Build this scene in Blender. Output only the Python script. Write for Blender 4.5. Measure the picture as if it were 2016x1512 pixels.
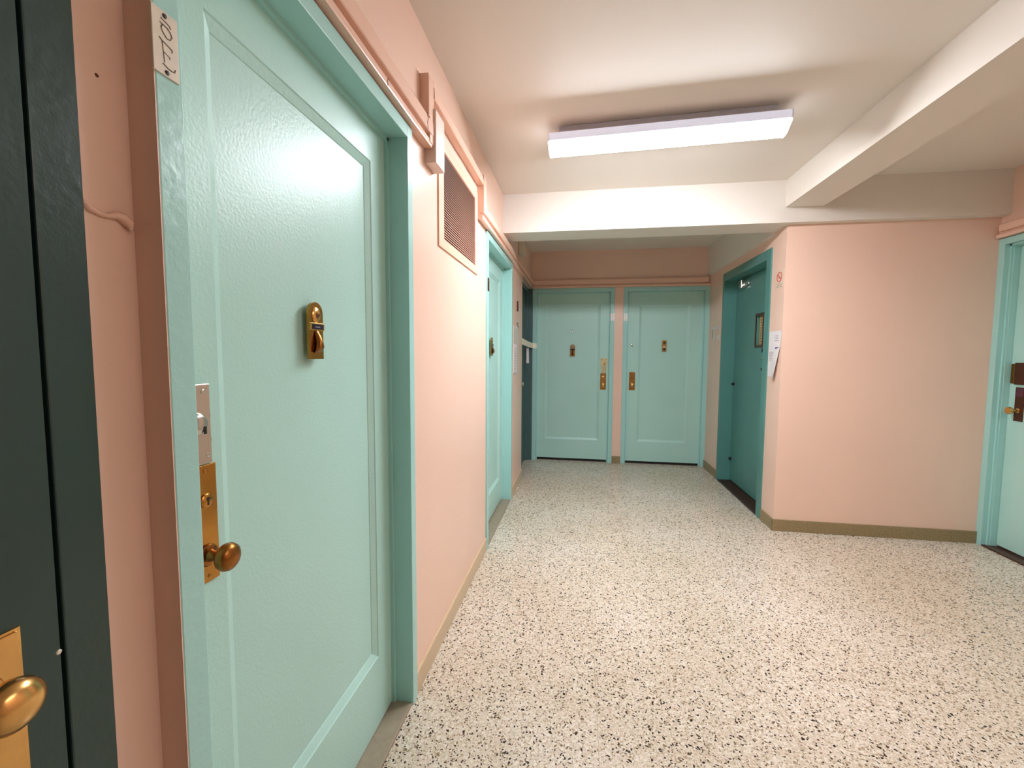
import bpy, bmesh, math, random
from mathutils import Vector, Matrix
PI = math.pi
random.seed(7)
S = bpy.context.scene
for o in list(bpy.data.objects):
    bpy.data.objects.remove(o)
COL = S.collection

# ------------------------------------------------------------------ camera
F_PX = 855.058
YAW, PITCH, ROLL = math.radians(-8.918), math.radians(-3.984), math.radians(0.313)
fw = Vector((math.sin(YAW)*math.cos(PITCH), math.cos(YAW)*math.cos(PITCH), math.sin(PITCH)))
rt = Vector((math.cos(YAW), -math.sin(YAW), 0)); up = rt.cross(fw)
R = rt*math.cos(ROLL) + up*math.sin(ROLL); U = -rt*math.sin(ROLL) + up*math.cos(ROLL)
cd = bpy.data.cameras.new('camera'); cam = bpy.data.objects.new('camera', cd); COL.objects.link(cam)
M = Matrix((( R.x, U.x, -fw.x, 0), (R.y, U.y, -fw.y, 0), (R.z, U.z, -fw.z, 1.35), (0, 0, 0, 1)))
cam.matrix_world = M
cd.sensor_fit = 'HORIZONTAL'; cd.sensor_width = 36; cd.lens = 36*F_PX/2016; cd.clip_start = 0.01
S.camera = cam
# ------------------------------------------------------------------ world, exposure
w = bpy.data.worlds.new('world'); S.world = w; w.use_nodes = True
w.node_tree.nodes['Background'].inputs[0].default_value = (0.9, 0.95, 1, 1)
w.node_tree.nodes['Background'].inputs[1].default_value = 0.05
S.view_settings.view_transform = 'Standard'; S.view_settings.look = 'None'
S.view_settings.gamma = 1; S.view_settings.use_curve_mapping = False
S.view_settings.exposure = 2.3
LAMP_FILL = 6.0     # emission of the unseen fill lamp added in the side bay
LAMP = 19.0          # emission of the lens of the visible fluorescent fixture

# ------------------------------------------------------------------ materials
def lin(c):
    return tuple(((v/255)/12.92 if v/255 <= .04045 else ((v/255+.055)/1.055)**2.4) for v in c) + (1,)
MATS = {}
def mat(name, col, rough=.5, metal=0, bump=0, bscale=100, coat=0, var=0, vscale=3, spec=.5, emit=None, bdist=.002):
    m = bpy.data.materials.new(name); m.use_nodes = True; nt = m.node_tree; b = nt.nodes['Principled BSDF']
    b.inputs['Base Color'].default_value = lin(col); b.inputs['Roughness'].default_value = rough
    b.inputs['Metallic'].default_value = metal; b.inputs['Coat Weight'].default_value = coat
    b.inputs['Coat Roughness'].default_value = .15; b.inputs['Specular IOR Level'].default_value = spec
    tc = nt.nodes.new('ShaderNodeTexCoord')
    if bump:
        n = nt.nodes.new('ShaderNodeTexNoise'); n.inputs['Scale'].default_value = bscale; n.inputs['Detail'].default_value = 3
        nt.links.new(tc.outputs['Object'], n.inputs['Vector'])
        bp = nt.nodes.new('ShaderNodeBump'); bp.inputs['Strength'].default_value = bump; bp.inputs['Distance'].default_value = bdist
        nt.links.new(n.outputs['Fac'], bp.inputs['Height']); nt.links.new(bp.outputs['Normal'], b.inputs['Normal'])
        nt.links.new(bp.outputs['Normal'], b.inputs['Coat Normal'])
    if var:
        n2 = nt.nodes.new('ShaderNodeTexNoise'); n2.inputs['Scale'].default_value = vscale; n2.inputs['Detail'].default_value = 4
        nt.links.new(tc.outputs['Object'], n2.inputs['Vector'])
        mx = nt.nodes.new('ShaderNodeMix'); mx.data_type = 'RGBA'
        mx.inputs[6].default_value = lin([max(0, c*(1-var)) for c in col]); mx.inputs[7].default_value = lin([min(255, c*(1+var)) for c in col])
        nt.links.new(n2.outputs['Fac'], mx.inputs[0]); nt.links.new(mx.outputs[2], b.inputs['Base Color'])
    if emit:
        b.inputs['Emission Color'].default_value = emit[0]; b.inputs['Emission Strength'].default_value = emit[1]
    MATS[name] = m
    return m
PINK = mat('pink_paint', (240, 204, 184), .34, bump=.25, bscale=60, var=.02, vscale=2)
PINKG = mat('pink_gloss_trim', (238, 196, 174), .25, bump=.3, bscale=50)
PINKV = mat('pink_vent', (205, 155, 132), .45)
CEIL = mat('ceiling_paint', (232, 224, 214), .55, bump=.2, bscale=40)
TEAL = mat('teal_gloss', (180, 221, 212), .36, bump=.55, bscale=130, var=.03, vscale=2, bdist=.0012, spec=.42)
TEALF = mat('teal_frame', (168, 216, 210), .26, bump=.4, bscale=60)
DARK = mat('dark_green_paint', (42, 66, 62), .3, bump=.35, bscale=70)
DTEAL = mat('deep_teal_paint', (84, 138, 131), .4, bump=.3, bscale=60, var=.08, vscale=3)
DGREY = mat('slate_teal_paint', (74, 104, 104), .4, bump=.3, bscale=60)
WHITET = mat('white_tag', (246, 244, 240), .4)
BRASSM = mat('gold_plate', (184, 134, 66), .26, metal=1, bump=.2, bscale=18, var=.18, vscale=14)
BRASS = mat('brass', (220, 174, 108), .24, metal=1, bump=.15, bscale=25, var=.15, vscale=30)
BRASSD = mat('aged_brass', (150, 98, 48), .3, metal=1, bump=.2, bscale=40, var=.2, vscale=40)
BRASSL = mat('pale_brass', (226, 214, 165), .3, metal=.8)
BRONZE = mat('dark_bronze', (92, 55, 40), .38, metal=.6, var=.15, vscale=60)
STEEL = mat('nickel', (205, 198, 190), .25, metal=1, bump=.1, bscale=30)
BLACK = mat('black_hole', (12, 11, 13), .5)
NAVY = mat('dark_nameplate', (30, 26, 48), .25)
PAPER = mat('white_paper', (232, 226, 226), .7)
PEACHCARD = mat('aged_card', (232, 205, 185), .5)
CREAM = mat('cream_tag', (222, 212, 194), .4, var=.04, vscale=60)
INK = mat('ink', (105, 90, 72), .6)
INKL = mat('faint_ink', (150, 135, 110), .6)
GREYT = mat('printed_text', (165, 160, 170), .7)
PURPLE = mat('purple_print', (110, 90, 150), .6)
RED = mat('red_print', (205, 80, 68), .5)
TAPE = mat('masking_tape', (240, 234, 214), .6)
BASEB = mat('terrazzo_base', (140, 122, 88), .35, var=.28, vscale=90)
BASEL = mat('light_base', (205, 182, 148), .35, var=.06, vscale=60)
SADDLE = mat('stone_saddle', (150, 136, 116), .4, var=.12, vscale=40)
SILL = mat('ridged_sill', (82, 70, 66), .5, metal=.3, var=.2, vscale=50)
GLASSY = mat('wired_glass', (222, 202, 150), .35, var=.1, vscale=30)
HOUSING = mat('fixture_enamel', (225, 226, 240), .4)
SIDEG = mat('glowing_side_lens', (215, 216, 232), .4, emit=((.82, .84, 1.0, 1), .10))
LENSFILL = mat('fill_lamp_lens', (250, 250, 255), .4, emit=((1.0, .97, .92, 1), LAMP_FILL))
LENS = mat('fixture_lens', (250, 250, 255), .4, emit=((.93, .97, 1.04, 1), LAMP))

def terrazzo():
    m = bpy.data.materials.new('terrazzo'); m.use_nodes = True; nt = m.node_tree; b = nt.nodes['Principled BSDF']
    N = nt.nodes.new; L = nt.links.new
    tc = N('ShaderNodeTexCoord')
    dn = N('ShaderNodeTexNoise'); dn.inputs['Scale'].default_value = 60; dn.inputs['Detail'].default_value = 2
    L(tc.outputs['Object'], dn.inputs['Vector'])
    wm = N('ShaderNodeMix'); wm.data_type = 'RGBA'; wm.blend_type = 'LINEAR_LIGHT'; wm.inputs[0].default_value = .012
    L(tc.outputs['Object'], wm.inputs[6]); L(dn.outputs['Color'], wm.inputs[7])
    def chips(scale, stops, rnd=1.0, off=0):
        v = N('ShaderNodeTexVoronoi'); v.inputs['Scale'].default_value = scale; v.inputs['Randomness'].default_value = rnd
        L(wm.outputs[2], v.inputs['Vector'])
        sp = N('ShaderNodeSeparateColor'); L(v.outputs['Color'], sp.inputs[0])
        r = N('ShaderNodeValToRGB'); r.color_ramp.interpolation = 'CONSTANT'
        while len(r.color_ramp.elements) < len(stops): r.color_ramp.elements.new(.5)
        for e, (p, c) in zip(r.color_ramp.elements, stops): e.position = p; e.color = lin(c)
        L(sp.outputs[off], r.inputs[0])
        return v, r
    cream = (234, 224, 210)
    v1, r1 = chips(190, [(0, cream), (.28, (252, 246, 238)), (.52, (222, 208, 192)), (.66, (240, 228, 212)), (.76, (206, 190, 168)), (.87, (176, 156, 132)), (.93, (236, 214, 204))])
    # dark chips: cells of a second pattern, only their cores
    v2 = N('ShaderNodeTexVoronoi'); v2.inputs['Scale'].default_value = 96; L(wm.outputs[2], v2.inputs['Vector'])
    sp = N('ShaderNodeSeparateColor'); L(v2.outputs['Color'], sp.inputs[0])
    gt = N('ShaderNodeMath'); gt.operation = 'GREATER_THAN'; gt.inputs[1].default_value = .51; L(sp.outputs[0], gt.inputs[0])
    # chip size by its own random
    ml = N('ShaderNodeMath'); ml.operation = 'MULTIPLY_ADD'; ml.inputs[1].default_value = .24; ml.inputs[2].default_value = .23; L(sp.outputs[1], ml.inputs[0])
    lt = N('ShaderNodeMath'); lt.operation = 'LESS_THAN'; L(v2.outputs['Distance'], lt.inputs[0]); L(ml.outputs[0], lt.inputs[1])
    an = N('ShaderNodeMath'); an.operation = 'MULTIPLY'; L(gt.outputs[0], an.inputs[0]); L(lt.outputs[0], an.inputs[1])
    rd = N('ShaderNodeValToRGB'); rd.color_ramp.interpolation = 'CONSTANT'
    st = [(0, (58, 44, 36)), (.3, (118, 98, 72)), (.5, (84, 56, 44)), (.7, (150, 130, 102)), (.85, (34, 26, 24))]
    while len(rd.color_ramp.elements) < len(st): rd.color_ramp.elements.new(.5)
    for e, (p, c) in zip(rd.color_ramp.elements, st): e.position = p; e.color = lin(c)
    L(sp.outputs[2], rd.inputs[0])
    mx = N('ShaderNodeMix'); mx.data_type = 'RGBA'; L(an.outputs[0], mx.inputs[0]); L(r1.outputs[0], mx.inputs[6]); L(rd.outputs[0], mx.inputs[7])
    # traffic wear / grime, large soft patches
    g = N('ShaderNodeTexNoise'); g.inputs['Scale'].default_value = 1.3; g.inputs['Detail'].default_value = 5; L(tc.outputs['Object'], g.inputs['Vector'])
    gr = N('ShaderNodeValToRGB'); gr.color_ramp.elements[0].position = .3; gr.color_ramp.elements[1].position = .7
    gr.color_ramp.elements[0].color = lin((218, 212, 200)); gr.color_ramp.elements[1].color = lin((234, 232, 228)); L(g.outputs['Fac'], gr.inputs[0])
    mu = N('ShaderNodeMix'); mu.data_type = 'RGBA'; mu.blend_type = 'MULTIPLY'; mu.inputs[0].default_value = 1
    L(mx.outputs[2], mu.inputs[6]); L(gr.outputs[0], mu.inputs[7]); L(mu.outputs[2], b.inputs['Base Color'])
    b.inputs["Roughness"].default_value = .26; b.inputs['Specular IOR Level'].default_value = .4
    bn = N('ShaderNodeTexNoise'); bn.inputs['Scale'].default_value = 9; L(tc.outputs['Object'], bn.inputs['Vector'])
    bp = N('ShaderNodeBump'); bp.inputs['Strength'].default_value = .15; bp.inputs['Distance'].default_value = .004
    L(bn.outputs['Fac'], bp.inputs['Height']); L(bp.outputs['Normal'], b.inputs['Normal'])
    return m
TERR = terrazzo()

# ------------------------------------------------------------------ mesh helpers
def box(bm, x0, x1, y0, y1, z0, z1, bev=0, mi=0):
    vs = [bm.verts.new((x, y, z)) for x in (x0, x1) for y in (y0, y1) for z in (z0, z1)]
    fs = [bm.faces.new([vs[i] for i in f]) for f in ((0, 1, 3, 2), (4, 6, 7, 5), (0, 4, 5, 1), (2, 3, 7, 6), (0, 2, 6, 4), (1, 5, 7, 3))]
    for f in fs: f.material_index = mi
    if bev:
        es = list({e for f in fs for e in f.edges})
        bmesh.ops.bevel(bm, geom=es, offset=bev, segments=2, affect='EDGES', profile=.5, clamp_overlap=True)
    return fs
def prism(bm, pts, axis, a0, a1):
    """outline pts (2-D) extruded along axis; the other two axes are taken in order"""
    def mk(p, a):
        c = {'x': (a, p[0], p[1]), 'y': (p[0], a, p[1]), 'z': (p[0], p[1], a)}[axis]
        return bm.verts.new(c)
    v0 = [mk(p, a0) for p in pts]; v1 = [mk(p, a1) for p in pts]; n = len(pts)
    bm.faces.new(v0); bm.faces.new(v1[::-1])
    for i in range(n): bm.faces.new((v0[i], v1[i], v1[(i+1) % n], v0[(i+1) % n]))
def frame_of(axis):
    a = Vector(axis).normalized(); t = Vector((0, 0, 1)) if abs(a.z) < .9 else Vector((1, 0, 0))
    u = t.cross(a).normalized(); v = a.cross(u); return a, u, v
def lathe(bm, org, axis, prof, n=24, su=1, sv=1):
    """profile (radius, along) around axis from org"""
    a, u, v = frame_of(axis); org = Vector(org); rings = []
    for r, h in prof:
        if r < 1e-6: rings.append([bm.verts.new(org+a*h)])
        else: rings.append([bm.verts.new(org+a*h+u*r*su*math.cos(2*PI*k/n)+v*r*sv*math.sin(2*PI*k/n)) for k in range(n)])
    for A, B in zip(rings, rings[1:]):
        for k in range(n):
            q = [A[k % len(A)], A[(k+1) % len(A)], B[(k+1) % len(B)], B[k % len(B)]]
            q = list(dict.fromkeys(q))
            if len(q) > 2: bm.faces.new(q)
    for ring in (rings[0], rings[-1]):
        if len(ring) > 1: bm.faces.new(ring)
def tube(bm, pts, r, n=8, taper=None):
    pts = [Vector(p) for p in pts]; rings = []
    for i, p in enumerate(pts):
        d = (pts[min(i+1, len(pts)-1)]-pts[max(i-1, 0)]).normalized(); a, u, v = frame_of(d)
        rr = r*(taper[i] if taper else 1)
        rings.append([bm.verts.new(p+u*rr*math.cos(2*PI*k/n)+v*rr*math.sin(2*PI*k/n)) for k in range(n)])
    for A, B in zip(rings, rings[1:]):
        for k in range(n): bm.faces.new((A[k], A[(k+1) % n], B[(k+1) % n], B[k]))
    bm.faces.new(rings[0]); bm.faces.new(rings[-1])
def obj(name, bm, m, parent=None, smooth=False, label=None):
    bmesh.ops.recalc_face_normals(bm, faces=bm.faces[:])
    me = bpy.data.meshes.new(name); bm.to_mesh(me); bm.free()
    for mm in (m if isinstance(m, (list, tuple)) else [m]): me.materials.append(mm)
    if smooth:
        for p in me.polygons: p.use_smooth = True
        me.set_sharp_from_angle(angle=math.radians(38))
    o = bpy.data.objects.new(name, me); COL.objects.link(o)
    if parent: o.parent = parent; o.matrix_parent_inverse = pw(parent).inverted()
    if label: o['label'] = label
    return o
def pw(o):
    mw = Matrix.LocRotScale(o.location, o.rotation_euler, o.scale)
    return (pw(o.parent) @ o.matrix_parent_inverse @ mw) if o.parent else mw
def tag(o, label, cat, group=None, kind=None):
    o['label'] = label; o['category'] = cat
    if group: o['group'] = group
    if kind: o['kind'] = kind
    return o
def empty(name, loc):
    o = bpy.data.objects.new(name, None); COL.objects.link(o); o.location = loc; o.empty_display_size = .1; return o
nb = bmesh.new

# local frames: a wall plane gives (s along wall, d out of wall, z) -> world
class Plane:
    def __init__(s, kind, off): s.kind = kind; s.off = off
    def w(s, a, d, z):
        # left wall: normal +x ; end: normal -y ; elev/right: normal -x
        return {'L': (s.off+d, a, z), 'E': (a, s.off-d, z), 'R': (s.off-d, a, z)}[s.kind]
    def n(s): return {'L': (1, 0, 0), 'E': (0, -1, 0), 'R': (-1, 0, 0)}[s.kind]
    def box(s, bm, a0, a1, d0, d1, z0, z1, bev=0, mi=0):
        p, q = s.w(a0, d0, z0), s.w(a1, d1, z1)
        return box(bm, min(p[0], q[0]), max(p[0], q[0]), min(p[1], q[1]), max(p[1], q[1]), z0, z1, bev, mi)
    def poly(s, bm, pts, d0, d1):
        v0 = [bm.verts.new(s.w(a, d0, z)) for a, z in pts]; v1 = [bm.verts.new(s.w(a, d1, z)) for a, z in pts]; n = len(pts)
        bm.faces.new(v0); bm.faces.new(v1[::-1])
        for i in range(n): bm.faces.new((v0[i], v1[i], v1[(i+1) % n], v0[(i+1) % n]))
    def lathe(s, bm, a, d, z, prof, **k): lathe(bm, s.w(a, d, z), s.n(), prof, **k)

ZC = 2.606
# ================================================================== structure
bm = nb(); box(bm, -.95, 3.2, -6.65, 5.8, -.12, 0)
fl = obj('floor', bm, TERR); tag(fl, 'cream terrazzo floor flecked with dark chips', 'floor', kind='structure')
DIV = mat('divider_joint', (176, 158, 128), .5)
for pts in (((.083, -1.5), (.083, 3.53), (.098, 5.2)), ((.095, 3.532), (1.46, 3.53)), ((.779, 3.515), (.800, 3.19), (.772, 2.81), (.768, -1.5))):
    bm = nb()
    for (xa, ya), (xb, yb) in zip(pts, pts[1:]):
        d = Vector((xb-xa, yb-ya, 0)).normalized(); n = Vector((-d.y, d.x, 0))*.0012
        vs = [bm.verts.new((xa+s*n.x, ya+s*n.y, .0006)) for s in (-1, 1)]+[bm.verts.new((xb+s*n.x, yb+s*n.y, .0006)) for s in (1, -1)]
        bm.faces.new(vs)
    obj('divider_strip', bm, DIV, fl)
bm = nb(); box(bm, -.95, 3.2, -6.65, 5.8, ZC, ZC+.12)
tag(obj('ceiling', bm, CEIL), 'off white plaster ceiling with a cream cast', 'ceiling', kind='structure')

bm = nb(); box(bm, -.625, 2.849, 3.479, 3.745, 2.307, ZC+.01)
tag(obj('trim_1', bm, CEIL), 'white cross beam under the ceiling in front of the far end doors', 'beam', kind='structure')
bm = nb(); box(bm, 1.444, 1.695, -6.5, 3.479, 2.414, ZC+.01)
tag(obj('trim_2', bm, CEIL), 'white ceiling beam running lengthwise beside the light fixture', 'beam', kind='structure')
bm = nb(); box(bm, 1.455, 1.75, 3.745, 5.456, 2.283, ZC+.01)
tag(obj('trim_3', bm, CEIL), 'off white soffit above the deep teal elevator doorway', 'soffit', kind='structure')

LW = -.625
bm = nb()
box(bm, -.85, -.66, -6.5, -.47, 0, ZC)
box(bm, -.85, -.66, -.47, .557, 2.16, ZC)
box(bm, -.85, -.66, .49, .5668, 0, 2.16)
box(bm, -.85, LW, .557, 1.545, 2.16, ZC)
box(bm, -.85, LW, 1.545, 2.84, 0, ZC)
box(bm, -.85, LW, 2.84, 3.925, 2.16, ZC)
box(bm, -.85, LW, 3.925, 4.66, 0, ZC)
box(bm, -.85, LW, 4.66, 5.6, 2.158, ZC)
wl = obj('wall_left', bm, PINK); tag(wl, 'glossy pink wall with the two nearer teal doors and the vent', 'wall', kind='structure')
# painted-over wire on the near pier
bm = nb(); pts = [(-.6605, .4925, 1.553), (-.659, .498, 1.550), (-.6585, .506, 1.543), (-.6575, .516, 1.540), (-.657, .525, 1.539), (-.657, .538, 1.5435), (-.656, .546, 1.543), (-.654, .5535, 1.536), (-.652, .5565, 1.527)]
tube(bm, pts, .0058, 10, [.3, .8, .9, .7, .6, 1, 1.3, 1.3, .5])
obj('paint_ridge', bm, PINKG, wl, True, 'wavy ridge under the pink paint')
bm = nb(); lathe(bm, (-.6602, .526, 1.727), (1, 0, 0), [(0, .0008), (.0022, .0006), (.003, 0)], n=9)
obj('nail_hole', bm, BRONZE, wl)
bm = nb(); lathe(bm, (-.6602, .497, .905), (1, 0, 0), [(0, .001), (.0015, .0006), (.002, 0)], n=9)
obj('paint_chip', bm, CREAM, wl)

bm = nb()
YE = 5.456
box(bm, -.85, -.60, YE, YE+.2, 0, ZC); box(bm, .402, .508, YE, YE+.2, 0, ZC); box(bm, 1.492, 1.75, YE, YE+.2, 0, ZC)
box(bm, -.60, .402, YE, YE+.2, 2.156, ZC); box(bm, .508, 1.492, YE, YE+.2, 2.156, ZC)
tag(obj('wall_end', bm, PINK), 'far pink end wall around two teal doors', 'wall', kind='structure')
XE = 1.49
bm = nb()
box(bm, XE, 1.75, 3.545, 3.80, 0, 2.307); box(bm, XE, 1.75, 4.93, YE, 0, 2.307); box(bm, XE, 1.75, 3.80, 4.93, 2.17, 2.307)
tag(obj('wall_elevator', bm, PINK), 'pink side wall around the deep teal elevator doorway', 'wall', kind='structure')
bm = nb(); box(bm, 1.75, 3.1, 3.545, 3.7, 0, 2.307)
tag(obj('wall_middle', bm, PINK), 'blank pink wall between the elevator corner and the right door', 'wall', kind='structure')
bm = nb()
box(bm, 2.849, 3.1, -6.5, 2.575, 0, ZC); box(bm, 2.849, 3.1, 2.575, 3.545, 2.16, ZC)
tag(obj('wall_right', bm, PINK), 'pink right hand wall holding the cropped teal door', 'wall', kind='structure')
bm = nb(); box(bm, -.95, 3.1, -6.65, -6.5, 0, ZC)
tag(obj('wall_rear', bm, PINK), 'pink rear wall behind the viewpoint', 'wall', kind='structure')

# baseboards
def cove(bm, P, a0, a1, h=.09, t=.011):
    P.box(bm, a0, a1, -.002, t, 0, h, .003)
WLp, WEp, WXp, WRp = Plane('L', LW), Plane('E', YE), Plane('R', XE), Plane('R', 2.849)
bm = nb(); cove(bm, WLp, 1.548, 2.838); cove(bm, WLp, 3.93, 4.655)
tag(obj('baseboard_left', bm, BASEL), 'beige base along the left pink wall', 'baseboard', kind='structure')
bm = nb(); cove(bm, WEp, .404, .506)
tag(obj('baseboard_end', bm, BASEB), 'short brown base between the two far doors', 'baseboard', kind='structure')
bm = nb(); cove(bm, WXp, 3.535, 3.768); cove(bm, WXp, 4.955, YE)
tag(obj('baseboard_elevator', bm, BASEB), 'brown speckled base beside the elevator doorway', 'baseboard', kind='structure')
bm = nb(); box(bm, 1.479, 2.849, 3.534, 3.547, 0, .09, .003)
tag(obj('baseboard_middle', bm, BASEB), 'brown speckled base along the blank pink wall', 'baseboard', kind='structure')
bm = nb(); cove(bm, WRp, -6.5, 2.57)
tag(obj('baseboard_right', bm, BASEB), 'brown base along the right wall', 'baseboard', kind='structure')

# ---- moulding / raceway
def prof_lower():   # (out, z)
    return [(-.004, 2.158), (.033, 2.158), (.034, 2.162), (.034, 2.180), (.031, 2.183), (.016, 2.184), (.016, 2.199), (-.004, 2.199)]
def prof_race(z0, h=.062, t=.040):
    return [(-.004, z0), (t-.003, z0), (t, z0+.003), (t, z0+h-.014), (t-.004, z0+h-.006), (t-.012, z0+h), (-.004, z0+h)]
def run(bm, P, prof, a0, a1):
    pts0 = [bm.verts.new(P.w(a0, d, z)) for d, z in prof]; pts1 = [bm.verts.new(P.w(a1, d, z)) for d, z in prof]; n = len(prof)
    bm.faces.new(pts0); bm.faces.new(pts1[::-1])
    for i in range(n): bm.faces.new((pts0[i], pts1[i], pts1[(i+1) % n], pts0[(i+1) % n]))
bm = nb()
run(bm, WLp, prof_lower(), -.4, 1.705); run(bm, WLp, prof_lower(), 2.60, YE)
tag(obj('trim_4', bm, PINKG), 'narrow pink picture rail along the left wall over the doors', 'moulding', kind='structure')
rc = nb(); run(rc, WLp, prof_race(2.199), -.4, 1.70)
race = obj('wire_raceway', rc, PINKG); tag(race, 'pink painted wire raceway along the left wall, stepping up over the vent', 'raceway')
b2 = nb(); run(b2, WLp, prof_race(2.199), 2.61, YE-.001); obj('raceway_run', b2, PINKG, race)
b2 = nb(); run(b2, WLp, prof_race(2.350, .056), 1.72, 2.62); obj('raceway_run', b2, PINKG, race)
b2 = nb(); WLp.box(b2, 1.660, 1.722, -.002, .037, 2.262, 2.418, .003); WLp.box(b2, 1.672, 1.722, -.002, .037, 2.17, 2.262, .002); obj('riser', b2, PINKG, race)
b2 = nb(); WLp.box(b2, 2.60, 2.665, -.002, .044, 2.19, 2.412, .004); obj('drop_piece', b2, PINKG, race)
# open seam at joints
b2 = nb(); tube(b2, [WLp.w(1.64, .0402, 2.262), WLp.w(1.632, .0405, 2.250), WLp.w(1.642, .0405, 2.235), WLp.w(1.634, .0405, 2.222), WLp.w(1.64, .0402, 2.2)], .0013, 6); obj('seam', b2, BRONZE, race)
b2 = nb(); tube(b2, [WLp.w(2.60, .0402, 2.403), WLp.w(2.595, .041, 2.392), WLp.w(2.602, .0405, 2.378)], .0013, 6); obj('seam', b2, BRONZE, race)
b2 = nb(); tube(b2, [WLp.w(1.305, .0345, 2.181), WLp.w(1.30, .0345, 2.172), WLp.w(1.303, .0345, 2.160)], .0012, 6); obj('seam', b2, BRONZE, race)
bm = nb(); WLp.box(bm, 1.712, 1.822, -.002, .047, 2.106, 2.312, .004)
jb = obj('junction_box', bm, mat('whitish_pink_box', (238, 214, 202), .3, bump=.2, bscale=60)); tag(jb, 'pink painted junction box hanging beside the vent above the large teal door', 'junction box')
bm = nb()
run(bm, WEp, prof_lower(), -.59, XE); run(bm, WEp, prof_race(2.199), -.59, XE-.03)
tag(obj('trim_5', bm, PINKG), 'pink picture rail across the far wall over both doors', 'moulding', kind='structure')
bm = nb()
run(bm, WRp, prof_lower(), -6.5, 3.535); run(bm, WRp, prof_race(2.199, .055), -6.5, 3.51)
tag(obj('trim_6', bm, PINKG), 'pink picture rail on the right wall over the cropped door', 'moulding', kind='structure')
# small white bracket in the recess
bm = nb(); box(bm, -.625, -.565, 4.34, 4.46, 2.34, 2.52, .004)
tag(obj('bracket_box', bm, CREAM), 'small white box on the left wall behind the cross beam', 'junction box')

# ================================================================== doors
def casing(P, a0, a1, top, wdt, proud, depth, m, parent, side_pink=False, wall_d=0):
    """metal frame: face + reveal. P at wall plane; opening a0..a1, height top"""
    bm = nb()
    d0 = -depth
    P.box(bm, a0-wdt, a0, d0, proud, 0, top+wdt, .0025)
    P.box(bm, a1, a1+wdt, d0, proud, 0, top+wdt, .0025)
    P.box(bm, a0-.001, a1+.001, d0, proud, top, top+wdt, .0025)
    # door stop step
    ds = -depth+.035
    P.box(bm, a0-.001, a0+.012, d0-.03, ds-.022, 0, top); P.box(bm, a1-.012, a1+.001, d0-.03, ds-.022, 0, top); P.box(bm, a0, a1, d0-.03, ds-.022, top-.012, top)
    return obj('door_frame', bm, m, parent)
def leaf(P, a0, a1, z0, z1, dface, thick, m, parent, panel=None, inset=.012, bev=.028):
    """door leaf with one recessed panel; panel=(pa0,pa1,pz0,pz1) outer edge of the sloped rebate"""
    bm = nb()
    def V(a, d, z): return bm.verts.new(P.w(a, d, z))
    o = [(a0, z0), (a1, z0), (a1, z1), (a0, z1)]
    if panel:
        pa0, pa1, pz0, pz1 = panel
        rings = [(o, dface), ([(pa0, pz0), (pa1, pz0), (pa1, pz1), (pa0, pz1)], dface),
                 ([(pa0+.003, pz0+.003), (pa1-.003, pz0+.003), (pa1-.003, pz1-.003), (pa0+.003, pz1-.003)], dface-.003),
                 ([(pa0+bev-.002, pz0+bev-.002), (pa1-bev+.002, pz0+bev-.002), (pa1-bev+.002, pz1-bev+.002), (pa0+bev-.002, pz1-bev+.002)], dface-inset+.002),
                 ([(pa0+bev, pz0+bev), (pa1-bev, pz0+bev), (pa1-bev, pz1-bev), (pa0+bev, pz1-bev)], dface-inset)]
    else: rings = [(o, dface)]
    vr = [[V(a, d, z) for a, z in r] for r, d in rings]
    back = [V(a, dface-thick, z) for a, z in o]
    for A, B in zip(vr, vr[1:]):
        for k in range(4): bm.faces.new((A[k], A[(k+1) % 4], B[(k+1) % 4], B[k]))
    bm.faces.new(vr[-1]); bm.faces.new(back[::-1])
    for k in range(4): bm.faces.new((vr[0][k], vr[0][(k+1) % 4], back[(k+1) % 4], back[k]))
    return obj('door_leaf', bm, m, parent)
KNOB = [(.019, 0), (.021, .003), (.019, .006), (.012, .008), (.0095, .014), (.0095, .022), (.012, .028), (.019, .031), (.0245, .036), (.0265, .043), (.0245, .050), (.018, .0555), (.009, .058), (0, .0585)]
def doorknob(P, a, z, d, m, parent, sc=1.0, stretch=1.0):
    bm = nb(); P.lathe(bm, a, d, z, [(r*sc, h*sc*stretch) for r, h in KNOB], n=32)
    return obj('doorknob', bm, m, parent, True)
def screws(P, bm, pts, d, r=.0035):
    for a, z in pts: P.lathe(bm, a, d, z, [(r, 0), (r*.95, .0012), (r*.5, .002), (0, .0022)], n=12)
def knob_plate(P, a, z0, z1, wd, d, m, parent, key=True, kz=None):
    bm = nb(); P.box(bm, a-wd/2, a+wd/2, d-.001, d+.0035, z0, z1, .0015)
    o = obj('knob_plate', bm, m, parent)
    bm = nb(); screws(P, bm, [(a, z0+.012), (a, z1-.012)], d+.0034)
    obj('screw', bm, m, parent, True)
    if key:
        kz = kz or z1-.055
        bm = nb(); P.lathe(bm, a, d+.003, kz, [(.0135, 0), (.0135, .003), (.011, .0048), (0, .005)], n=24)
        obj('key_cylinder', bm, m, parent, True)
        bm = nb(); P.box(bm, a-.0016, a+.0016, d+.0075, d+.0086, kz-.008, kz+.003); P.lathe(bm, a, d+.0078, kz+.004, [(.0034, 0), (.0034, .0008), (0, .0009)], n=12)
        obj('keyhole', bm, BLACK, parent)
    return o
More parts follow.
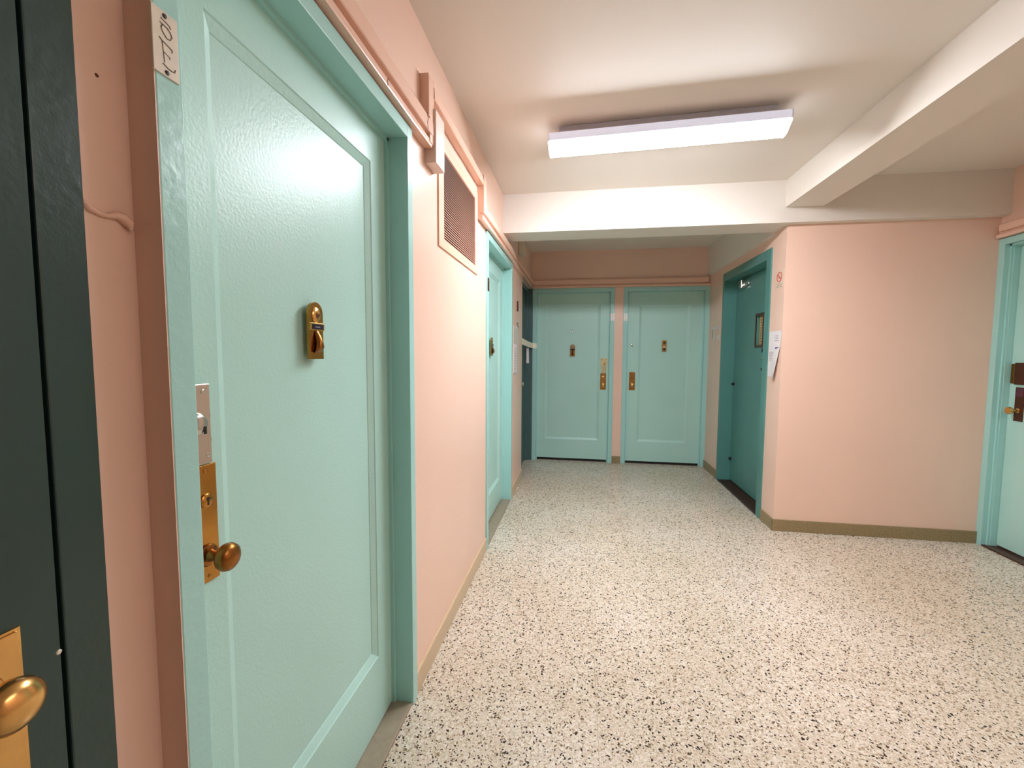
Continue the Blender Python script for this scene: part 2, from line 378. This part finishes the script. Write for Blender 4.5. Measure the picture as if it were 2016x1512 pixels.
def viewer(P, a, z0, z1, wd, d, parent, style=0):
    """door viewer with name plate and knocker on an arched plate"""
    r = wd/2; pts = [(a-r, z0), (a+r, z0), (a+r, z1-r)]
    if style == 2: pts = [(a-r, z0), (a+r, z0), (a+r, z1), (a-r, z1)]
    else:
        pts += [(a+r*math.cos(t), z1-r+r*math.sin(t)) for t in [k*PI/14 for k in range(1, 14)]] + [(a-r, z1-r)]
    bm = nb(); P.poly(bm, pts, d-.001, d+.007)
    es = [e for e in bm.edges if all(abs((P.off - v.co.y) if P.kind == 'E' else abs(v.co.x-P.off)) - abs(d+.007) < 1e-4 and True for v in e.verts)]
    pl = obj('viewer_plate', bm, {0: BRASSM, 1: BRASSM, 2: BRASS}[style], parent)
    if style == 2:
        for zz in (z1-.03, z0+.028):
            bm = nb(); P.lathe(bm, a, d+.006, zz, [(.014, 0), (.014, .003), (0, .003)], n=20); obj('peephole', bm, BLACK, parent)
        bm = nb(); P.box(bm, a-.018, a+.018, d+.006, d+.013, z0+.045, z0+.062, .003); obj('knocker', bm, BRASSL, parent)
        return
    zc = z1-r-.004
    bm = nb(); P.lathe(bm, a, d+.006, zc, [(.021, 0), (.021, .002), (.017, .005), (.010, .006), (.008, .0035), (0, .0035)], n=28, su=.85)
    obj('peephole', bm, BRASS if style == 0 else STEEL, parent, True)
    bm = nb(); P.lathe(bm, a, d+.0088, zc-.002, [(.0075, 0), (.0062, .0022), (0, .003)], n=20)
    obj('peephole_lens', bm, BRONZE if style == 0 else BLACK, parent, True)
    h = z1-z0
    bm = nb(); P.box(bm, a-r*.98, a+r*.98, d+.006, d+.0115, z0+h*.50, z0+h*.635, .0012); obj('name_holder', bm, BRASS if style == 0 else BRONZE, parent)
    bm = nb(); P.box(bm, a-r*.80, a+r*.80, d+.011, d+.0122, z0+h*.525, z0+h*.61); obj('name_card', bm, NAVY, parent)
    if style == 0:
        bm = nb()
        for k in range(5): P.box(bm, a-.011+k*.0042, a-.0085+k*.0042, d+.0121, d+.0124, z0+h*.555, z0+h*.575)
        obj('name_lettering', bm, GREYT, parent)
    # knocker: flared tongue standing off the plate
    bm = nb(); k0 = z0+h*.47
    secs = [(k0, .009, .006), (k0-.012, .010, .013), (k0-.026, .009, .019), (k0-.040, .012, .021), (k0-.050, .016, .016)]
    rings = []
    for z, wv, dd in secs:
        rings.append([bm.verts.new(P.w(a+wv*math.cos(t), d+.005+max(0, dd*(.55+.45*math.sin(t))), z+.004*math.sin(t))) for t in [2*PI*k/14 for k in range(14)]])
    for A, B in zip(rings, rings[1:]):
        for k in range(14): bm.faces.new((A[k], A[(k+1) % 14], B[(k+1) % 14], B[k]))
    bm.faces.new(rings[0]); bm.faces.new(rings[-1])
    obj('knocker', bm, BRASSD if style == 0 else BRONZE, parent, True)
def number_tag(P, a0, a1, z0, z1, d, parent, m=CREAM, strokes=None):
    bm = nb(); P.box(bm, a0, a1, d-.001, d+.003, z0, z1, .0008); o = obj('number_tag', bm, m, parent)
    w_, h_ = a1-a0, z1-z0
    def Q(p): return P.w(a0+p[0]*w_, d+.0032, z0+p[1]*h_)
    bm = nb()
    for s, th in (strokes or STROKES):
        tube(bm, [Q(p) for p in s], th, 5)
    obj('tag_lettering', bm, CREAM if m is BRONZE else INK, o)
    bm = nb()
    for zz in (.06, .93): P.lathe(bm, a0+w_*.5, d+.0029, z0+h_*(zz), [(.0035, 0), (.003, .0012), (0, .0016)], n=12)
    obj('tag_screw', bm, BLACK, o)
    return o
# pen strokes on the number tags (0..1 across, 0..1 up)
STROKES = [
    ([(.34, .86), (.50, .85), (.66, .83), (.72, .79)], .0007),
    ([(.30, .79), (.42, .78), (.58, .77), (.62, .745)], .0006),
    ([(.40, .78), (.34, .72), (.40, .66), (.55, .60), (.68, .61), (.76, .67), (.70, .73), (.58, .77), (.40, .78)], .0008),
    ([(.25, .55), (.36, .52), (.52, .50), (.74, .47), (.73, .43)], .0008),
    ([(.36, .52), (.38, .40), (.42, .20)], .0006),
    ([(.42, .36), (.52, .34), (.62, .33), (.64, .30)], .0006),
    ([(.36, .17), (.52, .14), (.68, .13), (.80, .14), (.84, .19)], .0009)]

# ---------- door 2 : large teal door, nearest full one
d2 = empty('door_2', (-.695, 1.05, 0)); tag(d2, 'large glossy teal door with brass knob, seen at a steep angle on the left', 'door', kind='structure')
PF = Plane('L', -.612)
casing(PF, .612, 1.503, 2.106, .045, 0, .083, TEALF, d2)
bm = nb(); box(bm, -.70, -.6128, .5660, .5676, 0, 2.15); obj('frame_side', bm, PINK, d2, label='frame side painted pink')
lf = leaf(PF, .617, 1.498, .016, 2.100, -.083, .044, TEAL, d2, (.745, 1.390, .268, 1.982), .014, .026)
PD = Plane('L', -.695)
# guard plate
bm = nb(); PD.box(bm, .668, .7185, -.001, .004, 1.141, 1.291, .0012); gp = obj('lock_plate', bm, STEEL, lf)
bm = nb(); screws(PD, bm, [(.704, 1.277), (.710, 1.156), (.680, 1.277), (.680, 1.156)], .0038, .0045); obj('screw', bm, STEEL, lf, True)
bm = nb(); PD.lathe(bm, .688, .003, 1.218, [(.021, 0), (.0205, .004), (.017, .008), (.010, .0095), (0, .0095)], n=32); obj('lock_cylinder', bm, STEEL, lf, True)
bm = nb(); PD.box(bm, .694, .700, .0118, .0131, 1.199, 1.213); obj('keyhole', bm, BLACK, lf)
bm = nb(); PD.box(bm, .717, .7205, -.001, .002, 1.228, 1.233); PD.box(bm, .717, .7205, -.001, .002, 1.181, 1.187); obj('paint_nick', bm, BRONZE, lf)
knob_plate(PD, .7015, .913, 1.139, .050, 0, BRASSM, lf, True, 1.071)
doorknob(PD, .700, .966, .003, BRASSD, lf)
viewer(PD, 1.057, 1.333, 1.482, .060, 0, lf, 0)
number_tag(PF, .563, .604, 1.755, 1.846, 0, d2)
bm = nb(); box(bm, -.76, -.617, .612, 1.503, 0, .012, .002); obj('saddle', bm, SADDLE, d2, label='grey stone saddle under the door')

# ---------- door 1 : dark green door at the picture edge
d1 = empty('door_1', (-.65, 0, 0)); tag(d1, 'dark green door with brass knob at the near left edge', 'door', kind='structure')
P1 = Plane('L', -.650)
bm = nb()
P1.box(bm, .4375, .491, -.10, .003, 0, 2.16, .002); P1.box(bm, -.52, -.47, -.10, .003, 0, 2.16, .002); P1.box(bm, -.471, .438, -.10, .003, 2.11, 2.16, .002)
P1.box(bm, .4365, .4385, -.10, -.012, 0, 2.11)
obj('door_frame', bm, DARK, d1)
lf1 = leaf(P1, -.464, .4325, .012, 2.10, .002, .044, DARK, d1)
bm = nb(); PQ = Plane('L', -.648)
PQ.poly(bm, [(.340, .80), (.3935, .80), (.3935, 1.028), (.340, 1.028)], -.001, .003)
PQ.box(bm, .343, .390, .002, .0055, .803, 1.025, .0015)
obj('knob_plate', bm, BRASS, lf1)
doorknob(PQ, .352, .970, .003, BRASS, lf1, 1.08, 1.05)
bm = nb(); P1.lathe(bm, .431, .002, .969, [(.0035, 0), (.0025, .001), (0, .0012)], n=7); obj('paint_chip', bm, CREAM, lf1)
bm = nb(); P1.box(bm, -.47, .438, -.14, -.10, 0, 2.11); obj('door_stop', bm, BLACK, d1)

# ---------- door 3 : second teal door on the left wall
d3 = empty('door_3', (-.695, 3.38, 0)); tag(d3, 'narrow looking teal door beyond the wall vent', 'door', kind='structure')
casing(PF, 2.886, 3.872, 2.106, .045, 0, .083, TEALF, d3)
lf3 = leaf(PF, 2.891, 3.867, .03, 2.100, -.083, .044, TEAL, d3, (3.03, 3.735, .235, 1.975), .014, .026)
knob_plate(PD, 2.975, .913, 1.139, .050, 0, BRASS, lf3)
doorknob(PD, 2.975, .966, .003, BRASSD, lf3)
viewer(PD, 3.37, 1.333, 1.478, .060, 0, lf3, 1)
number_tag(PF, 2.842, 2.883, 1.765, 1.85, 0, d3, m=BRONZE, strokes=STROKES[:1])
bm = nb(); box(bm, -.76, -.617, 2.886, 3.872, 0, .012, .002); obj('saddle', bm, SADDLE, d3)

# ---------- door 4 : dark door at the far end of the left wall
d4 = empty('door_4', (-.68, 5.05, 0)); tag(d4, 'dark teal door in the far left corner, taped across', 'door', kind='structure')
P4 = Plane('L', -.655)
bm = nb(); P4.box(bm, 4.662, 4.70, -.10, 0, 0, 2.157, .002); P4.box(bm, 5.40, 5.452, -.10, 0, 0, 2.157, .002); P4.box(bm, 5.436, 5.4552, -.10, .0535, 0, 2.157); P4.box(bm, 4.699, 5.401, -.10, 0, 2.11, 2.157, .002)
obj('door_frame', bm, DGREY, d4)
lf4 = leaf(P4, 4.703, 5.397, .01, 2.106, -.03, .04, DGREY, d4)
P4b = Plane('L', -.685)
doorknob(P4b, 4.80, 1.012, 0, STEEL, lf4, 1.0, 1.15)

# ---------- doors 5 and 6 on the far wall
FE = Plane('E', 5.448)
def end_door(n, a0, a1, label, panel):
    d = empty(n, ((a0+a1)/2, 5.49, 0)); tag(d, label, 'door', kind='structure')
    casing(FE, a0, a1, 2.108, .050, 0, .055, TEALF, d)
    l = leaf(FE, a0+.004, a1-.004, .030, 2.102, -.045, .044, TEAL, d, panel, .014, .026)
    bm = nb(); box(bm, a0, a1, 5.50, 5.60, .0, .03); obj('under_gap', bm, BLACK, d)
    return d, l
d5, lf5 = end_door('door_5', -.547, .351, 'far teal door on the left, with pale brass guard plate over its knob', (-.437, .237, .270, 1.965))
PG = Plane('E', 5.493)
k = 5.493/5.456
bm = nb(); PG.poly(bm, [(.246, 1.302), (.246, 1.225), (.256, 1.205), (.258, 1.122), (.315, 1.122), (.320, 1.205), (.331, 1.225), (.331, 1.302)][::-1], -.001, .006); obj('lock_plate', bm, BRASSL, lf5)
bm = nb(); PG.lathe(bm, .289, .005, 1.238, [(.021, 0), (.021, .006), (.017, .009), (.013, .009), (.012, .006), (0, .006)], n=24); obj('lock_cylinder', bm, BRASSL, lf5, True)
bm = nb(); PG.lathe(bm, .289, .0125, 1.238, [(.006, 0), (.006, .001), (0, .001)], n=12); screws(PG, bm, [(.265, 1.288), (.312, 1.288)], .0055, .004); obj('screw', bm, BRONZE, lf5)
knob_plate(PG, .282, .910, 1.116, .072, 0, BRASS, lf5, True, 1.068)
doorknob(PG, .282, .972, .003, BRASS, lf5, 1.0)
viewer(PG, -.098, 1.325, 1.470, .056, 0, lf5, 1)
bm = nb(); PG.lathe(bm, -.105, -.001, 1.635, [(.012, 0), (.012, .003), (.009, .005), (.006, .004), (0, .004)], n=20); obj('peephole', bm, STEEL, lf5, True)
number_tag(FE, .355, .402, 1.755, 1.845, 0, d5, m=WHITET)
d6, lf6 = end_door('door_6', .556, 1.442, 'far teal door on the right, with a single brass knob plate', (.700, 1.285, .275, 1.945))
knob_plate(PG, .630, .910, 1.132, .072, 0, BRASS, lf6, False)
doorknob(PG, .630, .978, .003, BRASS, lf6, 1.0)
bm = nb(); PG.lathe(bm, .618, -.001, 1.466, [(.013, 0), (.013, .004), (.010, .006), (0, .006)], n=20); PG.lathe(bm, .628, -.001, 1.452, [(.009, 0), (.009, .004), (0, .005)], n=16); obj('lock_cylinder', bm, STEEL, lf6, True)
viewer(PG, .998, 1.387, 1.522, .052, 0, lf6, 2)
number_tag(FE, .510, .554, 1.755, 1.845, 0, d6, m=WHITET)

# ---------- door 7 : elevator
d7 = empty('door_7', (1.605, 4.38, 0)); tag(d7, 'deep teal elevator door with a small wired window in a deep frame', 'elevator door', kind='structure')
PX = Plane('R', 1.480)
bm = nb()
PX.box(bm, 3.775, 3.862, -.15, 0, 0, 2.2, .002); PX.box(bm, 4.905, 4.955, -.15, 0, 0, 2.2, .002); PX.box(bm, 3.861, 4.906, -.15, 0, 2.118, 2.2, .002)
obj('door_frame', bm, DTEAL, d7)
PL = Plane('R', 1.605)
# leaf built round its window opening
bm = nb()
wy0, wy1, wz0, wz1 = 4.20, 4.345, 1.44, 1.71
PL.box(bm, 3.866, wy0, -.045, 0, .02, 2.112); PL.box(bm, wy1, 4.901, -.045, 0, .02, 2.112)
PL.box(bm, wy0-.001, wy1+.001, -.045, 0, .02, wz0); PL.box(bm, wy0-.001, wy1+.001, -.045, 0, wz1, 2.112)
lf7 = obj('door_leaf', bm, DTEAL, d7)
bm = nb()
for q in ((wy0-.02, wy0, wz0-.02, wz1+.02), (wy1, wy1+.02, wz0-.02, wz1+.02), (wy0, wy1, wz0-.02, wz0), (wy0, wy1, wz1, wz1+.02)): PL.box(bm, q[0], q[1], -.001, .006, q[2], q[3])
obj('window_frame', bm, BRONZE, lf7)
bm = nb(); PL.box(bm, wy0, wy1, -.03, -.024, wz0, wz1); obj('window_glass', bm, GLASSY, lf7)
bm = nb()
for i in range(11):
    z = wz0+.012+i*(wz1-wz0-.024)/10; PL.box(bm, wy0, wy1, -.023, -.019, z-.0025, z+.0025)
for i in range(5):
    y = wy0+.012+i*(wy1-wy0-.024)/4; PL.box(bm, y-.0015, y+.0015, -.023, -.020, wz0, wz1)
obj('window_bars', bm, mat('ochre_bars', (150, 125, 80), .5), lf7)
bm = nb(); PL.box(bm, 4.64, 4.70, -.001, .05, 2.01, 2.09, .004); PL.box(bm, 4.50, 4.645, .02, .032, 2.03, 2.045, .002); obj('door_closer', bm, STEEL, lf7)
bm = nb(); PL.box(bm, 4.165, 4.185, -.001, .012, 1.375, 1.41, .002); obj('lock_slot', bm, BLACK, lf7)
bm = nb(); PL.lathe(bm, 4.175, 0, 1.325, [(.010, 0), (.010, .010), (.006, .014), (0, .015)], n=16); obj('key_cylinder', bm, STEEL, lf7, True)
bm = nb(); PL.lathe(bm, 4.175, 0, 1.225, [(.012, 0), (.012, .012), (0, .014)], n=16); obj('pull_knob', bm, BRONZE, lf7, True)
for z in (1.046, .249):
    bm = nb(); PL.lathe(bm, 4.878, 0, z, [(.014, 0), (.014, .018), (.008, .024), (0, .025)], n=14); obj('hinge_pin', bm, BLACK, lf7, True)
bm = nb(); PX.box(bm, 3.862, 4.905, -.15, 0, 0, .006)
sl = obj('door_sill', bm, SILL, d7)
bm = nb()
for i in range(9): PX.box(bm, 3.862, 4.905, -.012-i*.0135-.006, -.012-i*.0135, .005, .0105)
obj('sill_ridge', bm, BRONZE, sl)

# ---------- door 8 : right wall
d8 = empty('door_8', (2.9, 3.05, 0)); tag(d8, 'pale teal door with dark bronze locks at the right edge', 'door', kind='structure')
P8 = Plane('R', 2.845)
casing(P8, 2.62, 3.503, 2.112, .043, 0, .046, TEALF, d8)
bm = nb(); P8.box(bm, 3.462, 3.503, -.086, -.045, 0, 2.072, .002) if False else P8.box(bm, 3.488, 3.510, -.10, -.046, 0, 2.112, .002)
P8.box(bm, 2.613, 2.635, -.10, -.046, 0, 2.112, .002); P8.box(bm, 2.634, 3.489, -.10, -.046, 2.097, 2.115, .002)
obj('door_stop', bm, TEALF, d8)
lf8 = leaf(P8, 2.637, 3.486, .022, 2.094, -.086, .03, TEAL, d8)
P9 = Plane('R', 2.931)
bm = nb(); P9.box(bm, 3.365, 3.452, -.001, .012, 1.160, 1.308, .004); obj('lock_case', bm, BRONZE, lf8)
bm = nb(); P9.box(bm, 3.454, 3.480, -.001, .008, 1.165, 1.300, .003); obj('strike_plate', bm, BRASSD, lf8)
bm = nb(); P9.box(bm, 3.378, 3.440, -.001, .005, .912, 1.142, .002); obj('knob_plate', bm, BRONZE, lf8)
bm = nb(); P9.box(bm, 3.382, 3.436, .004, .009, 1.078, 1.136, .003); obj('key_cover', bm, mat('plum_plate', (96, 52, 66), .3, metal=.3, var=.25, vscale=60), lf8)
bm = nb(); P9.lathe(bm, 3.410, .004, .985, [(.016, 0), (.016, .006), (.009, .009), (.009, .035), (.020, .042), (.026, .052), (.022, .064), (0, .068)], n=28); obj('doorknob', bm, BRASS, lf8, True)
bm = nb(); box(bm, 2.85, 3.0, 2.62, 3.503, 0, .010); obj('saddle', bm, BRONZE, d8)

# ================================================================== vent
bm = nb(); VP = Plane('L', LW)
v0, v1, vz0, vz1 = 1.865, 2.585, 1.822, 2.300
iv0, iv1, iz0, iz1 = 1.935, 2.525, 1.864, 2.252
for q in ((v0, iv0, vz0, vz1), (iv1, v1, vz0, vz1), (iv0, iv1, vz0, iz0), (iv0, iv1, iz1, vz1)): VP.box(bm, q[0], q[1], -.001, .007, q[2], q[3])
vt = obj('wall_vent', bm, mat('pink_vent_frame', (240, 194, 168), .35)); tag(vt, 'pink framed air vent with fine horizontal louvres between two left hand doors', 'vent')
bm = nb(); VP.box(bm, iv0, iv1, -.004, .0005, iz0, iz1); obj('vent_backing', bm, BRONZE, vt)
bm = nb(); n = 34
for i in range(n):
    z = iz0+(i+.5)*(iz1-iz0)/n; h = (iz1-iz0)/n*.5
    vs = [VP.w(iv0, .0008, z+h*.7), VP.w(iv1, .0008, z+h*.7), VP.w(iv1, .0062, z-h*.6), VP.w(iv0, .0062, z-h*.6)]
    a = [bm.verts.new(v) for v in vs]; b = [bm.verts.new((v[0], v[1], v[2]-.0022)) for v in vs]
    bm.faces.new(a); bm.faces.new(b[::-1])
    for q in range(4): bm.faces.new((a[q], b[q], b[(q+1) % 4], a[(q+1) % 4]))
obj('louvres', bm, PINKV, vt)

# ================================================================== ceiling light and added fill lamp
def fixture(loc, rz, m, label):
    t = empty('ceiling_light', loc); t.rotation_euler = (0, 0, rz)
    tag(t, label, 'ceiling light')
    Lh, Wd = .6, .205
    LW2 = .088
    bpy.context.view_layer.update()
    def o(name, b, mm):
        bmesh.ops.recalc_face_normals(b, faces=b.faces[:]); me = bpy.data.meshes.new(name); b.to_mesh(me); b.free(); me.materials.append(mm)
        q = bpy.data.objects.new(name, me); COL.objects.link(q); q.parent = t; return q
    b = nb(); box(b, -Lh+.05, Lh-.05, -.05, .05, -.052, .0, .003); o('mounting_channel', b, HOUSING)
    b = nb(); prism(b, [(-Wd/2, -.096), (Wd/2, -.096), (Wd/2, -.056), (Wd/2-.012, -.050), (-Wd/2+.012, -.050), (-Wd/2, -.056)], 'x', -Lh, Lh); o('housing', b, HOUSING)
    for s in (-1, 1):
        b = nb(); box(b, -Lh+.004, Lh-.004, s*Wd/2-.0015, s*Wd/2+.0015, -.095, -.057); o('side_lens', b, SIDEG)
    b = nb(); prism(b, [(-LW2, -.096), (-LW2, -.0975), (-LW2+.062, -.132), (LW2-.062, -.132), (LW2, -.0975), (LW2, -.096)], 'x', -Lh+.002, Lh-.002); o('diffuser_lens', b, m)
    for s in (-1, 1):
        b = nb(); prism(b, [(-LW2-.002, -.0965), (-LW2-.002, -.098), (-LW2+.061, -.134), (LW2-.061, -.134), (LW2+.002, -.098), (LW2+.002, -.0965)], 'x', s*Lh-.004, s*Lh+.004); o('end_cap', b, LENSCAP)
    return t
LENSCAP = mat('lens_end_cap', (240, 242, 255), .4, emit=((.95, .97, 1, 1), 1.5))
fixture((.413, 2.525, ZC), math.radians(-3.0), LENS, 'lit white fluorescent fixture hung under the white ceiling')
fixture((2.25, .40, ZC), math.radians(90), LENSFILL, 'added fill lamp, out of view in the side bay beyond the lengthwise beam')  # invented lamp out of view, lifts light on left wall and side bay

# ================================================================== papers, signs, tape
def close_sheet(bm, g, off):
    """turn a grid of verts into a thin closed sheet"""
    h = [[bm.verts.new(v.co+off) for v in row] for row in g]; R_, C_ = len(g), len(g[0])
    for i in range(R_-1):
        for j in range(C_-1):
            bm.faces.new((g[i][j], g[i][j+1], g[i+1][j+1], g[i+1][j])); bm.faces.new((h[i][j], h[i+1][j], h[i+1][j+1], h[i][j+1]))
    for j in range(C_-1):
        bm.faces.new((g[0][j], h[0][j], h[0][j+1], g[0][j+1])); bm.faces.new((g[-1][j], g[-1][j+1], h[-1][j+1], h[-1][j]))
    for i in range(R_-1):
        bm.faces.new((g[i][0], g[i+1][0], h[i+1][0], h[i][0])); bm.faces.new((g[i][-1], h[i][-1], h[i+1][-1], g[i+1][-1]))

def card(name, P, pts, d, t, m, label, cat):
    bm = nb(); P.poly(bm, pts, d, d+t); o = obj(name, bm, m); tag(o, label, cat); return o
WX = Plane('R', XE)
ns = card('no_smoking_sign', WX, [(3.560, 1.857), (3.705, 1.857), (3.705, 1.998), (3.560, 1.998)], -.0005, .002, PEACHCARD, 'small pale no smoking sign on the pink corner beside the elevator', 'sign')
bm = nb(); cy, cz = 3.632, 1.945
ring = [(cy+.040*math.cos(2*PI*k/28), cz+.034*math.sin(2*PI*k/28)) for k in range(29)]
tube(bm, [WX.w(a, .002, z) for a, z in ring], .0038, 6)
tube(bm, [WX.w(cy+.028, .002, cz+.024), WX.w(cy-.028, .002, cz-.024)], .0036, 6)
obj('prohibition_ring', bm, RED, ns)
bm = nb(); WX.box(bm, cy-.022, cy+.024, .0012, .0024, cz-.008, cz-.001); tube(bm, [WX.w(cy-.02, .002, cz), WX.w(cy-.016, .002, cz+.010), WX.w(cy-.022, .002, cz+.018)], .0013, 5); obj('cigarette_symbol', bm, INKL, ns)
bm = nb()
for zz, a_, b_ in ((1.896, 3.60, 3.665), (1.882, 3.59, 3.675), (1.870, 3.585, 3.68)): WX.box(bm, a_, b_, .0014, .0019, zz-.003, zz)
obj('sign_text', bm, INKL, ns)
# notice sheet with a curled lower corner
bm = nb(); n = 12; m_ = 8; grid = []
for i in range(n+1):
    row = []
    for j in range(m_+1):
        u, v = j/m_, i/n                      # u: 0 near edge (low y) -> 1 far ; v: 0 bottom
        y0 = 3.552+(1-v)*.050*(1-v*.3); y = y0+(3.764-y0)*u; z = 1.184+v*.352 - .012*(1-u)*(1-v)
        lift = .030*max(0, (1-u)-.35)*max(0, .7-v)*2.2+.0025
        row.append(bm.verts.new(WX.w(y, lift, z)))
    grid.append(row)
close_sheet(bm, grid, Vector((.0012, 0, 0)))
nt_ = obj('paper_notice', bm, PAPER); tag(nt_, 'white printed notice with a curling corner taped beside the elevator frame', 'paper')
bm = nb(); WX.box(bm, 3.575, 3.645, .004, .0046, 1.398, 1.412); obj('printed_bar', bm, PURPLE, nt_)
for i in range(6):
    z = 1.375-i*.0125; bm = nb(); WX.box(bm, 3.635, 3.75, .0036, .0044, z-.0028, z); obj('text_line', bm, GREYT, nt_)
for i in range(3):
    z = 1.50-i*.018; bm = nb(); WX.box(bm, 3.60, 3.66, .0034, .0044, z-.003, z); obj('text_line', bm, GREYT, nt_)
# arrow placard left of the elevator
ap = card('floor_placard', WX, [(5.03, 1.50), (5.29, 1.50), (5.29, 1.705), (5.03, 1.705)], -.0005, .003, PEACHCARD, 'pale placard with white angled marks between far door and elevator frame', 'sign')
bm = nb(); WX.box(bm, 5.10, 5.28, .0024, .004, 1.635, 1.665); WX.box(bm, 5.215, 5.26, .0024, .004, 1.515, 1.64); WX.box(bm, 5.05, 5.14, .0024, .004, 1.52, 1.56); obj('placard_mark', bm, PAPER, ap)
bm = nb(); WX.box(bm, 5.262, 5.283, .0024, .0042, 1.53, 1.63); obj('placard_stroke', bm, INKL, ap)
# clear sleeve notice on the left wall
WLq = Plane('L', LW)
ps = card('notice_sleeve', WLq, [(4.03, 1.155), (4.37, 1.15), (4.35, 1.60), (4.30, 1.62), (4.06, 1.62)], -.0005, .003, mat('plastic_sleeve', (232, 212, 200), .15), 'clear plastic sleeve hanging on the left wall before the dark door', 'notice')
bm = nb(); WLq.poly(bm, [(4.05, 1.17), (4.27, 1.165), (4.25, 1.44), (4.05, 1.445)], .0022, .0042); obj('sheet', bm, PAPER, ps)
for i in range(9):
    bm = nb(); WLq.box(bm, 4.09, 4.22, .004, .0046, 1.40-i*.024, 1.405-i*.024); obj('text_line', bm, GREYT, ps)
bm = nb(); tube(bm, [WLq.w(4.20, .002, 1.60), WLq.w(4.205, .008, 1.64), WLq.w(4.235, .014, 1.655), WLq.w(4.255, .012, 1.64), WLq.w(4.36, .006, 1.615)], .004, 8); obj('hook', bm, STEEL, ps, True)
bm = nb(); WLq.box(bm, 4.26, 4.30, -.001, .012, 1.768, 1.866, .002); tag(obj('door_number_plate', bm, BRONZE), 'small dark brown plate high on the pink wall beside the dark corner door', 'plate')
# tape strip across the dark corner door
bm = nb(); A = Vector((-.6235, 4.60, 1.487)); A2 = Vector((-.622, 4.662, 1.486)); B = Vector((-.594, 5.436, 1.452)); B2 = Vector((-.545, 5.4465, 1.450))
def strip(bm, pts, h, t=Vector((.0008, 0, 0))):
    a = [bm.verts.new(p+Vector((0, 0, h/2))) for p in pts]; b = [bm.verts.new(p-Vector((0, 0, h/2))) for p in pts]
    close_sheet(bm, [a, b], Vector((.0010, -.0006, 0)))
strip(bm, [A, A2, A2.lerp(B, .5)+Vector((0, 0, -.006)), B, B2], .066)
tp = obj('tape_strip', bm, TAPE); tag(tp, 'cream masking tape stretched across the dark corner door', 'tape')
bm = nb(); prism(bm, [(-.612, 1.42), (-.640, 1.42), (-.638, 1.33), (-.640, 1.245), (-.622, 1.235), (-.606, 1.240), (-.609, 1.33)], 'y', 5.17, 5.171)
o = obj('hanging_tape_end', bm, PAPER, tp)
